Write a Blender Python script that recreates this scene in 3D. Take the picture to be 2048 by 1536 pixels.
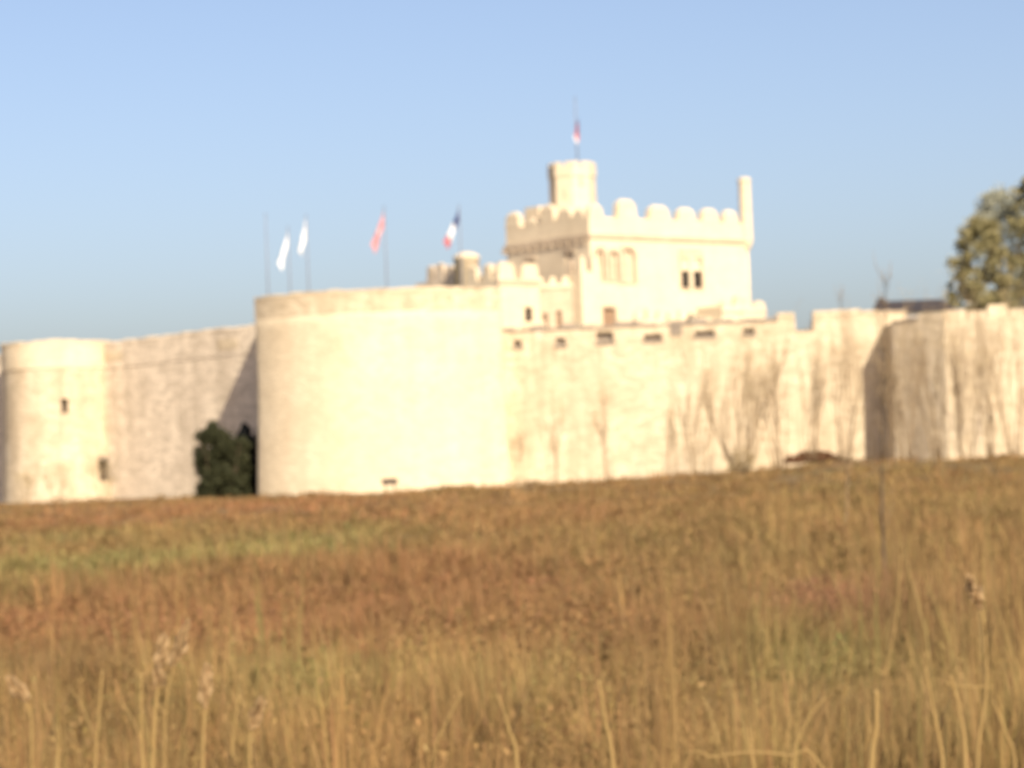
import bpy, math, random
import numpy as np
from mathutils import Vector, Matrix
R = math.radians
sc = bpy.context.scene
for o in list(bpy.data.objects): bpy.data.objects.remove(o)
random.seed(7); rng = np.random.default_rng(7)

# ------------------------------------------------------------------ camera, sky, sun, exposure
EYE = 1.7; F = 5000.0; PITCH = math.atan(162 / F); ROLL = R(2.2)
cd = bpy.data.cameras.new('camera'); cam = bpy.data.objects.new('camera', cd)
sc.collection.objects.link(cam); sc.camera = cam
cd.sensor_width = 36.0; cd.lens = F / 2048 * 36.0; cd.clip_end = 6000; cd.clip_start = .05
cam.matrix_world = (Matrix.Translation((0, 0, EYE)) @ Matrix.Rotation(R(90) + PITCH, 4, 'X') @ Matrix.Rotation(-ROLL, 4, 'Z'))
cd.dof.use_dof = True; cd.dof.focus_distance = 2.0; cd.dof.aperture_fstop = 14.5      # a phone focused too near: all is soft

SUN_AZ = 22.5; SUN_EL = 35.0
w = bpy.data.worlds.new('World'); sc.world = w; w.use_nodes = True
nt = w.node_tree; bg = nt.nodes['Background']
sky = nt.nodes.new('ShaderNodeTexSky'); sky.sky_type = 'NISHITA'; sky.sun_disc = False
sky.sun_elevation = R(SUN_EL); sky.sun_rotation = R(180 - SUN_AZ)
sky.air_density = 0.8; sky.dust_density = 2.85; sky.ozone_density = 1.0
tint = nt.nodes.new('ShaderNodeMix'); tint.data_type = 'RGBA'; tint.blend_type = 'MULTIPLY'; tint.inputs[0].default_value = 1; tint.inputs[7].default_value = (1.0, .94, .945, 1)
nt.links.new(sky.outputs[0], tint.inputs[6]); nt.links.new(tint.outputs[2], bg.inputs[0]); bg.inputs[1].default_value = 0.092
sl = bpy.data.lights.new('sun', 'SUN'); sun = bpy.data.objects.new('sun', sl); sc.collection.objects.link(sun)
sl.energy = 3.5; sl.angle = R(.5); sl.color = (1.0, .87, .67)
to_sun = Vector((math.sin(R(SUN_AZ)) * math.cos(R(SUN_EL)), -math.cos(R(SUN_AZ)) * math.cos(R(SUN_EL)), math.sin(R(SUN_EL))))
sun.rotation_euler = to_sun.to_track_quat('Z', 'Y').to_euler()
sc.view_settings.view_transform = 'Standard'; sc.view_settings.look = 'None'
sc.view_settings.exposure = 1.0; sc.view_settings.gamma = 1.0
sc.render.engine = 'CYCLES'; sc.cycles.use_denoising = True
sc.cycles.max_bounces = 6

CAM3 = cam.matrix_world.to_3x3()
def at(px, py, Y):
    """photograph pixel (2048 x 1536) and distance -> point in the place"""
    d = CAM3 @ Vector(((px - 1024) / F, -(py - 768) / F, -1.0))
    return Vector((0, 0, EYE)) + d * (Y / d.y)
def zat(px, py, Y): return at(px, py, Y).z

# ------------------------------------------------------------------ materials
def new_mat(name):
    m = bpy.data.materials.new(name); m.use_nodes = True
    n = m.node_tree; b = n.nodes['Principled BSDF']; b.inputs['Specular IOR Level'].default_value = .2
    return m, n, b
def node(n, t, **kw):
    x = n.nodes.new(t)
    for k, v in kw.items(): setattr(x, k, v)
    return x
def noise(n, vec, scale, detail=4, rough=.6):
    t = node(n, 'ShaderNodeTexNoise'); t.inputs['Scale'].default_value = scale
    t.inputs['Detail'].default_value = detail; t.inputs['Roughness'].default_value = rough
    n.links.new(vec, t.inputs['Vector']); return t.outputs['Fac']
def ramp(n, fac, a, b, ca=(0, 0, 0, 1), cb=(1, 1, 1, 1)):
    r = node(n, 'ShaderNodeValToRGB'); e = r.color_ramp.elements
    e[0].position = a; e[0].color = ca; e[1].position = b; e[1].color = cb
    n.links.new(fac, r.inputs[0]); return r.outputs[0]
def mix(n, fac, a, b, mode='MIX'):
    x = node(n, 'ShaderNodeMix', data_type='RGBA', blend_type=mode)
    if isinstance(fac, (int, float)): x.inputs[0].default_value = fac
    else: n.links.new(fac, x.inputs[0])
    for i, v in ((6, a), (7, b)):
        if isinstance(v, tuple): x.inputs[i].default_value = (*v[:3], 1)
        else: n.links.new(v, x.inputs[i])
    return x.outputs[2]
def mapped(n, vec, scale):
    m = node(n, 'ShaderNodeMapping'); m.inputs['Scale'].default_value = scale
    n.links.new(vec, m.inputs['Vector']); return m.outputs[0]
def stone(name, light, dark, stain, streak=.5, mottle=.6, bump=.25):
    m, n, b = new_mat(name); pos = node(n, 'ShaderNodeNewGeometry').outputs['Position']
    base = mix(n, ramp(n, noise(n, pos, .3, 6, .7), .38, .66), light, dark)
    # coursed rubble: every stone a little different, with darker joints
    wob = node(n, 'ShaderNodeTexNoise'); wob.inputs['Scale'].default_value = .8; n.links.new(pos, wob.inputs['Vector'])
    va = node(n, 'ShaderNodeVectorMath', operation='MULTIPLY_ADD'); n.links.new(wob.outputs['Color'], va.inputs[0]); va.inputs[1].default_value = (.5, .5, .25); n.links.new(pos, va.inputs[2])
    sv = mapped(n, va.outputs[0], (1.5, 1.5, 3.0))
    v = node(n, 'ShaderNodeTexVoronoi'); v.inputs['Scale'].default_value = 1.0; n.links.new(sv, v.inputs['Vector'])
    e = node(n, 'ShaderNodeTexVoronoi', feature='DISTANCE_TO_EDGE'); e.inputs['Scale'].default_value = 1.0; n.links.new(sv, e.inputs['Vector'])
    sep = node(n, 'ShaderNodeSeparateColor'); n.links.new(v.outputs['Color'], sep.inputs[0])
    base = mix(n, ramp(n, sep.outputs[0], .35, 1, (0, 0, 0, 1), (min(.9, mottle),) * 3 + (1,)), base, stain)
    base = mix(n, ramp(n, e.outputs['Distance'], .0, .09, (mottle * .7,) * 3 + (1,), (0, 0, 0, 1)), base, stain)
    st = ramp(n, noise(n, mapped(n, pos, (.8, .8, .09)), 1.0, 6, .65), .47, .72, (0, 0, 0, 1), (streak,) * 3 + (1,))
    base = mix(n, st, base, stain)
    base = mix(n, ramp(n, noise(n, pos, 1.1, 7, .75), .52, .7, (0, 0, 0, 1), (mottle * .8,) * 3 + (1,)), base, dark)
    base = mix(n, ramp(n, noise(n, pos, .55, 7, .8), .6, .74, (0, 0, 0, 1), (mottle * .6,) * 3 + (1,)), base, tuple(x * .8 for x in stain))
    n.links.new(base, b.inputs['Base Color']); b.inputs['Roughness'].default_value = .92
    bm = node(n, 'ShaderNodeBump'); bm.inputs['Strength'].default_value = bump * 1.6; bm.inputs['Distance'].default_value = .08
    add = node(n, 'ShaderNodeMath', operation='MULTIPLY_ADD'); add.inputs[1].default_value = 2.0; n.links.new(e.outputs['Distance'], add.inputs[0])
    n.links.new(noise(n, pos, 4, 5), add.inputs[2]); n.links.new(add.outputs[0], bm.inputs['Height'])
    n.links.new(bm.outputs[0], b.inputs['Normal'])
    return m
def plain(name, c, rough=.7, var=.25, scale=2.0, c2=None, metal=0):
    m, n, b = new_mat(name); pos = node(n, 'ShaderNodeNewGeometry').outputs['Position']
    c2 = c2 or tuple(x * (1 - var) for x in c)
    n.links.new(mix(n, ramp(n, noise(n, pos, scale, 5), .35, .7), c, c2), b.inputs['Base Color'])
    b.inputs['Roughness'].default_value = rough; b.inputs['Metallic'].default_value = metal
    return m
def foliage(name, c, c2, trans=.25, attr=False):
    m, n, b = new_mat(name)
    if attr:
        a = node(n, 'ShaderNodeVertexColor', layer_name='Col'); col = a.outputs[0]
    else:
        g = node(n, 'ShaderNodeNewGeometry')
        col = mix(n, g.outputs['Random Per Island'], c, c2)
    n.links.new(col, b.inputs['Base Color']); b.inputs['Roughness'].default_value = .75
    t = node(n, 'ShaderNodeBsdfTranslucent'); n.links.new(col, t.inputs[0])
    mx = node(n, 'ShaderNodeMixShader'); mx.inputs[0].default_value = trans
    out = n.nodes['Material Output']
    n.links.new(b.outputs[0], mx.inputs[1]); n.links.new(t.outputs[0], mx.inputs[2]); n.links.new(mx.outputs[0], out.inputs[0])
    return m
M = {}
M['wall'] = stone('rampart_stone', (.655, .56, .41), (.54, .445, .31), (.35, .275, .185), .8, .55)
M['tower'] = stone('round_tower_stone', (.685, .585, .425), (.60, .50, .35), (.46, .37, .25), .35, .4)
M['grey'] = stone('weathered_grey_stone', (.70, .59, .46), (.56, .465, .355), (.40, .325, .24), .6, .7)
M['old'] = stone('old_curtain_stone', (.74, .635, .50), (.58, .49, .38), (.38, .315, .235), .7, .65)
M['castle'] = stone('dressed_limestone', (.695, .595, .435), (.62, .52, .37), (.50, .40, .28), .25, .28, .12)
M['trim'] = stone('limestone_trim', (.56, .46, .34), (.46, .37, .27), (.37, .29, .21), .35, .5, .12)
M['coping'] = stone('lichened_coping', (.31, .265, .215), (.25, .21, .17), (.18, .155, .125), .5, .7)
M['roof_flat'] = plain('lead_roof', (.2, .2, .2)); M['slate'] = plain('dark_slate', (.055, .048, .05), .6, .4, 3)
M['glass'] = plain('window_glass', (.03, .025, .022), .12, .3); M['pale_pane'] = plain('pale_window_pane', (.64, .54, .40), .6, .15)  # second material: one even cream tone for the lighter panes
M['dark'] = plain('opening_dark', (.11, .085, .065), .9); M['wood'] = plain('weathered_wood', (.3, .2, .13), .75, .35, 4)
M['darkwood'] = plain('dark_wood', (.06, .045, .035), .7, .35, 4)
M['pole'] = plain('painted_pole', (.2, .21, .25), .45, .2); M['render'] = plain('grey_render', (.3, .29, .28), .9, .2, .8)
M['f_white'] = plain('white_flag_cloth', (.78, .79, .8), .7, .08); M['f_red'] = plain('red_flag_cloth', (.45, .15, .17), .7, .15)
M['f_pink'] = plain('sky_paled_red_flag_cloth', (.58, .29, .31), .7, .15); M['f_blue'] = plain('blue_flag_cloth', (.045, .06, .17), .7, .2)  # the pink has its soft blend with the bright sky mixed into the cloth colour
M['bark'] = plain('bark', (.12, .09, .06), .9, .4, 6); M['twig'] = plain('dry_twig', (.27, .195, .115), .85, .3, 5)
M['darktwig'] = plain('dark_sapling_bark', (.10, .075, .05), .85, .3, 5)
M['leaf_olive'] = foliage('hazed_olive_leaves', (.34, .30, .15), (.22, .20, .10)); M['leaf_grey'] = foliage('hazed_grey_green_leaves', (.47, .47, .37), (.32, .33, .26))  # leaf colours lightened, with haze over the far trees mixed in
M['leaf_dark'] = foliage('evergreen_leaves', (.055, .058, .026), (.03, .034, .016), .15); M['leaf_navy'] = foliage('shadow_black_leaves', (.012, .014, .016), (.006, .008, .01), .1)  # the blackest leaves carry the deep shade of the gap in their colour
M['leaf_dry'] = foliage('dry_leaves', (.58, .46, .27), (.46, .37, .21)); M['bramble'] = foliage('rusty_bramble', (.26, .14, .075), (.18, .10, .055))
M['straw'] = foliage('straw', (.36, .25, .10), (.29, .2, .082), .2); M['plume'] = foliage('pale_plume', (.52, .37, .20), (.44, .31, .165), .5)
M['grass'] = foliage('field_grass', (0, 0, 0), (0, 0, 0), .25, True)

# ------------------------------------------------------------------ mesh helpers
COL = sc.collection
class MB:
    def __init__(s, fr=None): s.v = []; s.f = []; s.m = []; s.s = []; s.fr = fr
    def p(s, q):
        q = Vector(q)
        if s.fr: o, u, v = s.fr; q = o + u * q.x + v * q.y + Vector((0, 0, q.z))
        s.v.append(tuple(q)); return len(s.v) - 1
    def face(s, pts, mi=0, smooth=False):
        s.f.append([s.p(q) for q in pts]); s.m.append(mi); s.s.append(smooth)
    def box(s, x0, x1, y0, y1, z0, z1, mi=0, top=None):
        """top=(dx,dy) insets the upper face"""
        dx, dy = top or (0, 0)
        i = [s.p(q) for q in ((x0, y0, z0), (x1, y0, z0), (x1, y1, z0), (x0, y1, z0),
             (x0 + dx, y0 + dy, z1), (x1 - dx, y0 + dy, z1), (x1 - dx, y1 - dy, z1), (x0 + dx, y1 - dy, z1))]
        for a in ((0, 3, 2, 1), (4, 5, 6, 7), (0, 1, 5, 4), (1, 2, 6, 5), (2, 3, 7, 6), (3, 0, 4, 7)):
            s.f.append([i[k] for k in a]); s.m.append(mi); s.s.append(False)
    def ring(s, loops, closed=True, cap0=False, cap1=False, mi=0, smooth=True):
        ids = [[s.p(q) for q in L] for L in loops]; n = len(ids[0])
        for a, b in zip(ids, ids[1:]):
            for k in range(n if closed else n - 1):
                s.f.append([a[k], a[(k + 1) % n], b[(k + 1) % n], b[k]]); s.m.append(mi); s.s.append(smooth)
        if cap0: s.f.append(ids[0][::-1]); s.m.append(mi); s.s.append(False)
        if cap1: s.f.append(ids[-1]); s.m.append(mi); s.s.append(False)
    def tube(s, pts, rad, n=6, mi=0):
        pts = [Vector(q) for q in pts]; loops = []
        for k, q in enumerate(pts):
            t = (pts[min(k + 1, len(pts) - 1)] - pts[max(k - 1, 0)]).normalized()
            a = t.cross(Vector((.3, 1, .1))).normalized() if abs(t.y) < .9 else t.cross(Vector((1, 0, 0))).normalized()
            b = t.cross(a); r = rad[k] if isinstance(rad, (list, tuple)) else rad
            loops.append([q + a * math.cos(2 * math.pi * j / n) * r + b * math.sin(2 * math.pi * j / n) * r for j in range(n)])
        s.ring(loops, True, True, True, mi)
    def cyl(s, c, r, z0, z1, n=32, r1=None, mi=0, cap=True):
        r1 = r if r1 is None else r1
        L = [[(c[0] + q * math.cos(2 * math.pi * j / n), c[1] + q * math.sin(2 * math.pi * j / n), z) for j in range(n)] for q, z in ((r, z0), (r1, z1))]
        s.ring(L, True, cap, cap, mi)
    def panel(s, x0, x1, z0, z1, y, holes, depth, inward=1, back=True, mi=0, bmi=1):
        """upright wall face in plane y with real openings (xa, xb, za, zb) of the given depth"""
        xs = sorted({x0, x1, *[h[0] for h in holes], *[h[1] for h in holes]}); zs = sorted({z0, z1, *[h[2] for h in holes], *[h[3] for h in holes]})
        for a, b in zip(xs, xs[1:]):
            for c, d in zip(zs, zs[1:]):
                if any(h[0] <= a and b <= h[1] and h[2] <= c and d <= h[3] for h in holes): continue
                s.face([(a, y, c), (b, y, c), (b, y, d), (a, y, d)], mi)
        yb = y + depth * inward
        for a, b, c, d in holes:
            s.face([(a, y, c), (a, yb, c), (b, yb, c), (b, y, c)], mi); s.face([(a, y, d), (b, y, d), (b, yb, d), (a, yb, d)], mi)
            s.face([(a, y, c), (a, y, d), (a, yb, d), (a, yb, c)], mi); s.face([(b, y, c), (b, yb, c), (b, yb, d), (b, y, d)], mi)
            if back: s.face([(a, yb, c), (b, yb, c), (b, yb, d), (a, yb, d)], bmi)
    def build(s, name, mats, parent=None, fix=True):
        me = bpy.data.meshes.new(name); me.from_pydata(s.v, [], s.f)
        for m in (mats if isinstance(mats, (list, tuple)) else [mats]): me.materials.append(m)
        me.polygons.foreach_set('material_index', s.m); me.polygons.foreach_set('use_smooth', s.s)
        me.update()
        if fix:
            import bmesh
            b = bmesh.new(); b.from_mesh(me); bmesh.ops.remove_doubles(b, verts=b.verts, dist=1e-4)
            bmesh.ops.recalc_face_normals(b, faces=b.faces); b.to_mesh(me); b.free()
        o = bpy.data.objects.new(name, me); COL.objects.link(o)
        if parent: o.parent = parent; o.matrix_parent_inverse = Matrix.Translation(-parent.location)
        return o
def tag(o, label=None, cat=None, group=None, kind=None):
    for k, v in (('label', label), ('category', cat), ('group', group), ('kind', kind)):
        if v: o[k] = v
    return o
def thing(name, label, cat, loc=(0, 0, 0), group=None):
    o = bpy.data.objects.new(name, None); COL.objects.link(o); o.location = loc; o.empty_display_size = .3
    return tag(o, label, cat, group)

# ------------------------------------------------------------------ ground
def vnoise(x, y, s, seed):
    r = np.random.default_rng(seed); g = r.random((64, 64)); x = x / s + 1000.3; y = y / s + 1000.7
    i = np.floor(x).astype(int); j = np.floor(y).astype(int); u = x - i; v = y - j; u = u * u * (3 - 2 * u); v = v * v * (3 - 2 * v)
    G = lambda a, b: g[a % 64, b % 64]
    return (G(i, j) * (1 - u) + G(i + 1, j) * u) * (1 - v) + (G(i, j + 1) * (1 - u) + G(i + 1, j + 1) * u) * v
def ground_z(x, y):
    x = np.asarray(x, float); y = np.asarray(y, float)
    t = np.clip((x + 5) / 35, 0, 1) * np.clip((y - 90) / 90, 0, 1); t = t * t * (3 - 2 * t)
    m = np.exp(-(((x - 23.5) / 2.6) ** 2 + ((y - 184) / 3.0) ** 2))
    return .75 * t + .55 * m + (vnoise(x, y, 9, 3) - .5) * .18 * np.clip((y - 6) / 20, 0, 1)
def gz(x, y): return float(ground_z(x, y))
gx = np.concatenate([np.linspace(-3000, -140, 14), np.linspace(-130, 130, 131), np.linspace(140, 3000, 14)])
gy = np.concatenate([np.linspace(-600, -20, 10), np.linspace(-15, 260, 140), np.linspace(280, 5000, 16)])
XX, YY = np.meshgrid(gx, gy); ZZ = ground_z(XX, YY)
gv = np.stack([XX, YY, ZZ], -1).reshape(-1, 3); nx = len(gx); gf = [(j * nx + i, j * nx + i + 1, (j + 1) * nx + i + 1, (j + 1) * nx + i) for j in range(len(gy) - 1) for i in range(nx - 1)]
me = bpy.data.meshes.new('ground'); me.from_pydata(gv.tolist(), [], gf); me.polygons.foreach_set('use_smooth', [True] * len(gf))
gm, n, b = new_mat('field_soil'); pos = node(n, 'ShaderNodeNewGeometry').outputs['Position']
c = mix(n, ramp(n, noise(n, pos, .12, 6, .7), .35, .65), (.20, .115, .055), (.15, .125, .045))
c = mix(n, ramp(n, noise(n, pos, 2.5, 6, .7), .4, .7), c, (.10, .07, .035)); n.links.new(c, b.inputs['Base Color']); b.inputs['Roughness'].default_value = 1
me.materials.append(gm); g = bpy.data.objects.new('ground', me); COL.objects.link(g); tag(g, kind='structure')

# castle terrace behind the ramparts
T = MB(); out = [(-38.5, 222.5), (-20.5, 209.2), (-19.0, 208), (-1.2, 208), (-.6, 200.4), (30.5, 199.7), (34, 198), (47, 198), (110, 205), (120, 420), (-90, 420), (-60, 240)]
T.ring([[(x, y, 0) for x, y in out], [(x, y, 11.6) for x, y in out]], True, False, True, 0, False)
tm, n, b = new_mat('terrace_turf'); pos = node(n, 'ShaderNodeNewGeometry').outputs['Position']
n.links.new(mix(n, ramp(n, noise(n, pos, .4, 6), .35, .7), (.12, .12, .05), (.2, .17, .1)), b.inputs['Base Color'])
tag(T.build('terrace_ground', tm), kind='structure'); TZ = 11.6

# ------------------------------------------------------------------ big round tower
def loop(pts, z, c=None, grow=0.0):
    if c is None: return [(x, y, z) for x, y in pts]
    return [(x + (x - c[0]) * grow, y + (y - c[1]) * grow, z) for x, y in pts]
XC = at(762, 780, 196.5).x; half = 247 / F * 196.5; HA = R(52); RT = half / math.sin(HA); YC = 196.5 + RT * math.cos(HA)
arc = [(XC + RT * math.sin(a), YC - RT * math.cos(a)) for a in np.linspace(-HA, HA, 61)]
XL, XR = arc[0][0], arc[-1][0]
plan = arc + [(XR, 207.5), (XL, 207.5)]
TOPZ = zat(762, 581, YC - RT)
bt = thing('round_tower', 'broad pale round rampart tower, the largest mass in the centre left', 'tower', (XC, YC, 0))
b = MB(); zs = [-.5, 2, 5, 8, 11, 13, TOPZ - .05]
cc = (XC, YC)
b.ring([loop(plan, z, cc, .028 * max(0, 1 - z / 9) ** 1.2) for z in zs], True, False, False, 0, True)
inner = [(XC + (x - XC) * .93, YC + (y - YC) * .93) for x, y in plan]
b.ring([loop(plan, TOPZ - .05), loop(inner, TOPZ - .05)], True, False, False, 0, False)
b.ring([loop(inner, TOPZ - .05), loop(inner, TOPZ - 1.3)], True, False, True, 0, False)
b.build('wall', M['tower'], bt)
# worn parapet band and rim stones
k = .0035
def arcpts(a0, a1, r, n): return [(XC + r * math.sin(a), YC - r * math.cos(a)) for a in np.linspace(a0, a1, n)]
bb = MB(); z0 = TOPZ - 1.6
o_ = arcpts(-HA, HA, RT + .012, 61); i_ = arcpts(-HA, HA, RT - .02, 61)
bb.ring([[(x, y, zz) for x, y in L_] for L_, zz in ((i_, z0 - .05), (o_, z0), (o_, TOPZ - .06), (i_, TOPZ - .05))], False, False, False, 0, False)
bb.build('parapet_band', M['wall'], bt)
a = -HA
while a < HA - .005:
    wd = random.uniform(.9, 1.5) / RT; a1 = min(a + wd, HA); h = random.uniform(.16, .3)
    q = MB(); oo = arcpts(a + .0008, a1 - .0008, RT + .05, 4); ii = arcpts(a + .0008, a1 - .0008, RT - .75, 4)
    lp = oo + ii[::-1]; q.ring([[(x, y, TOPZ - .04) for x, y in lp], [(x, y, TOPZ + h - .04) for x, y in lp]], True, True, True, 0, False)
    q.build('coping_stone', M['tower'] if random.random() < .5 else M['wall'], bt); a = a1
# putlog holes, barely seen
for px, py in ((660, 700), (860, 720), (930, 660), (740, 820)):
    p_ = at(px, py, YC - RT); a = math.asin(max(-.75, min(.75, (p_.x - XC) / RT)))
    q = MB((Vector((XC + math.sin(a) * (RT + .02), YC - math.cos(a) * (RT + .02), 0)), Vector((math.cos(a), math.sin(a), 0)), Vector((-math.sin(a), math.cos(a), 0))))
    q.box(-.09, .09, 0, .04, p_.z - .1, p_.z + .1); q.build('putlog_hole', M['trim'], bt)

# ------------------------------------------------------------------ generic straight wall along a plan line
def frame(p0, p1):
    d = Vector((p1[0] - p0[0], p1[1] - p0[1], 0)); L = d.length; u = d / L
    return (Vector((p0[0], p0[1], 0)), u, Vector((-u.y, u.x, 0))), L      # y axis points away from the viewer
def coping(fr, L, z0, parent, mat, th, ext=.12, lo=.9, hi=1.7, hmin=.18, hmax=.32, gaps=(), tilt=None):
    x = 0.0
    while x < L - .05:
        x1 = min(x + random.uniform(lo, hi), L)
        if not any(g0 < (x + x1) / 2 < g1 for g0, g1 in gaps):
            q = MB(fr); z = z0(x) if callable(z0) else z0; e = ext + random.uniform(-.03, .03)
            q.box(x + .012, x1 - .012, -e, th, z, z + random.uniform(hmin, hmax), 0, (.03, .04)); q.build('coping_stone', mat, parent)
        x = x1

# left curtain wall
J = (XL + .1, 207.0); LW = at(212, 850, 220.0); K = (LW.x, 220.0)
fr, L = frame(K, J)
zl, zr = zat(215, 686, 220.0), zat(520, 646, 207.0); zt = lambda x: zl + (zr - zl) * x / L
lw = thing('curtain_wall', 'grey tan curtain wall between the two round towers, partly in tower shadow', 'wall', (*((K[0] + J[0]) / 2, (K[1] + J[1]) / 2)[:2], 0))
q = MB(fr); pz = 2.3
q.face([(0, 0, -.5), (L, 0, -.5), (L, 0, zr - pz), (0, 0, zl - pz)]); q.face([(0, 1.6, -.5), (0, 1.6, zl - pz), (L, 1.6, zr - pz), (L, 1.6, -.5)]); q.face([(0, 0, zl - pz), (L, 0, zr - pz), (L, 1.6, zr - pz), (0, 1.6, zl - pz)])
q.build('wall_face', M['old'], lw, False)
q = MB(fr)
for (ya, yb) in ((-.06, .9),):
    i = [(0, ya, zl - pz), (L, ya, zr - pz), (L, yb, zr - pz), (0, yb, zl - pz), (0, ya, zl - .2), (L, ya, zr - .2), (L, yb, zr - .2), (0, yb, zl - .2)]
    for f_ in ((0, 3, 2, 1), (4, 5, 6, 7), (0, 1, 5, 4), (1, 2, 6, 5), (2, 3, 7, 6), (3, 0, 4, 7)): q.face([i[k] for k in f_])
q.build('parapet', M['old'], lw)
x = 0
while x < L - .1:                                                   # each paler repaired block of the parapet
    x1 = min(L, x + random.uniform(1.6, 3.0))
    if random.random() < .4:
        q = MB(fr); zz = zt(x) - pz + random.uniform(.3, .8); q.box(x, x1 - .4, -.1, .1, zz, zz + random.uniform(.5, 1.1)); q.build('repair_stone', M['wall'], lw)
    x = x1
coping(fr, L, lambda x: zt(x) - .19, lw, M['old'], .95, .1)

# left round tower
TXC = at(120, 850, 222).x; TYC = 222.0; TR = 111 / F * 222
lt = thing('round_tower', 'smaller round tower at the left edge with a dark window slit', 'tower', (TXC, TYC, 0))
ttop = zat(125, 680, TYC - TR)
def circ(c, r, z, n=56): return [(c[0] + r * math.sin(2 * math.pi * j / n), c[1] - r * math.cos(2 * math.pi * j / n), z) for j in range(n)]
def round_wall(mb, c, prof, holes, depth=.6, n=72):
    """lathe wall with real openings: holes (a0,a1,z0,z1) in radians"""
    As = sorted({*[2 * math.pi * j / n - math.pi for j in range(n)], *[h[0] for h in holes], *[h[1] for h in holes]}); Zs = sorted({*[p[1] for p in prof], *[h[2] for h in holes], *[h[3] for h in holes]})
    rr = lambda z: float(np.interp(z, [p[1] for p in prof], [p[0] for p in prof]))
    P = lambda a, z, d=0: (c[0] + (rr(z) - d) * math.sin(a), c[1] - (rr(z) - d) * math.cos(a), z)
    for i, a0 in enumerate(As):
        a1 = As[(i + 1) % len(As)] + (2 * math.pi if i == len(As) - 1 else 0); am = (a0 + a1) / 2
        for za, zb in zip(Zs, Zs[1:]):
            if any(h[0] < am < h[1] and h[2] <= za and zb <= h[3] for h in holes): continue
            mb.face([P(a0, za), P(a1, za), P(a1, zb), P(a0, zb)], 0, True)
    for a0, a1, za, zb in holes:
        for A, B in (((a0, za), (a1, za)), ((a1, zb), (a0, zb)), ((a0, zb), (a0, za)), ((a1, za), (a1, zb))):
            mb.face([P(*A), P(*B), P(*B, depth), P(*A, depth)])
        mb.face([P(a0, za, depth), P(a1, za, depth), P(a1, zb, depth), P(a0, zb, depth)], 1)
def ang(px, py): return math.asin(max(-.97, min(.97, (at(px, py, TYC - TR * .8).x - TXC) / TR)))
zz = lambda py, px=132: zat(px, py, TYC - TR * .95)
holes = [(ang(126, 810), ang(139, 810), zz(826), zz(797)), (ang(192, 935), ang(213, 935), zz(962, 205), zz(920, 205))]
q = MB(); round_wall(q, (TXC, TYC), [(TR + .35, -.6), (TR + .1, 4), (TR, 8), (TR - .04, ttop - 2.5)], holes); q.build('wall', [M['wall'], M['dark']], lt)
q = MB(); rp = TR + .05
q.ring([circ((TXC, TYC), r_, z_, 64) for r_, z_ in ((TR - .1, ttop - 2.62), (rp, ttop - 2.4), (rp, ttop - .2), (TR - .6, ttop - .2), (TR - .6, ttop - 1.2))], True, False, True, 0, False)
q.build('parapet', M['tower'], lt)
q = MB(); q.cyl((TXC, TYC), TR - .5, ttop - 1.5, ttop - 1.2, 40); q.build('roof', M['roof_flat'], lt)
nseg = 24
for j in range(nseg):
    q = MB(); a0, a1 = 2 * math.pi * j / nseg + .004, 2 * math.pi * (j + 1) / nseg - .004; h = random.uniform(.12, .3)
    oo = [(TXC + (rp + .04) * math.sin(a), TYC - (rp + .04) * math.cos(a)) for a in np.linspace(a0, a1, 4)]; ii = [(TXC + (TR - .62) * math.sin(a), TYC - (TR - .62) * math.cos(a)) for a in np.linspace(a1, a0, 4)]
    q.ring([[(x, y, ttop - .19) for x, y in oo + ii], [(x, y, ttop - .19 + h) for x, y in oo + ii]], True, True, True, 0, False); q.build('coping_stone', M['tower'], lt)
a = (holes[1][0] + holes[1][1]) / 2                                # the wider lintel of the lower opening
q = MB((Vector((TXC + math.sin(a) * TR * 1.0, TYC - math.cos(a) * TR, 0)), Vector((math.cos(a), math.sin(a), 0)), Vector((-math.sin(a), math.cos(a), 0))))
q.box(-.75, .75, -.22, .3, holes[1][3], holes[1][3] + .35); q.build('lintel', M['coping'], lt)
# wall going on to the left of it
fr, L = frame((TXC - 17, 232), (TXC - TR * .6, 224.5))
q = MB(fr); q.box(0, L, 0, 1.5, -.5, ttop - .9); o = q.build('wall_face', M['old']); 
lw2 = thing('curtain_wall', 'sliver of shaded curtain wall at the far left edge of the photo', 'wall', (TXC - 10, 229, 0)); o.parent = lw2; o.matrix_parent_inverse = Matrix.Translation(-lw2.location)
coping(fr, L, ttop - .89, lw2, M['old'], 1.55, .1)

# ------------------------------------------------------------------ right curtain wall with embrasures
A0 = (XR - .3, 198.3); A1 = (at(1790, 780, 197.5).x + 1.2, 197.6)
fr, L = frame(A0, A1); rz = zat(1250, 648, 198) ; rz2 = zat(1700, 634, 197.6)
def ux(px, py): return (at(px, py, 198).x - A0[0])
rw = thing('curtain_wall', 'long pale rampart wall with a row of dark embrasures below the castle', 'wall', ((A0[0] + A1[0]) / 2, 198, 0))
hl = []
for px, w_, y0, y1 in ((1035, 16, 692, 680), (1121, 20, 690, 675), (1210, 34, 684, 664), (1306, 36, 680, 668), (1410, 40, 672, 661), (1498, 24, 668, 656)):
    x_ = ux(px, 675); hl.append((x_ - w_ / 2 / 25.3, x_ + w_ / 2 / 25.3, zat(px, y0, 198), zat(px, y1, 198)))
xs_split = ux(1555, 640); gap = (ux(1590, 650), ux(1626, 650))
q = MB(fr); zt_n = rz - .25; zlow = zat(1608, 662, 198)
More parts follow.
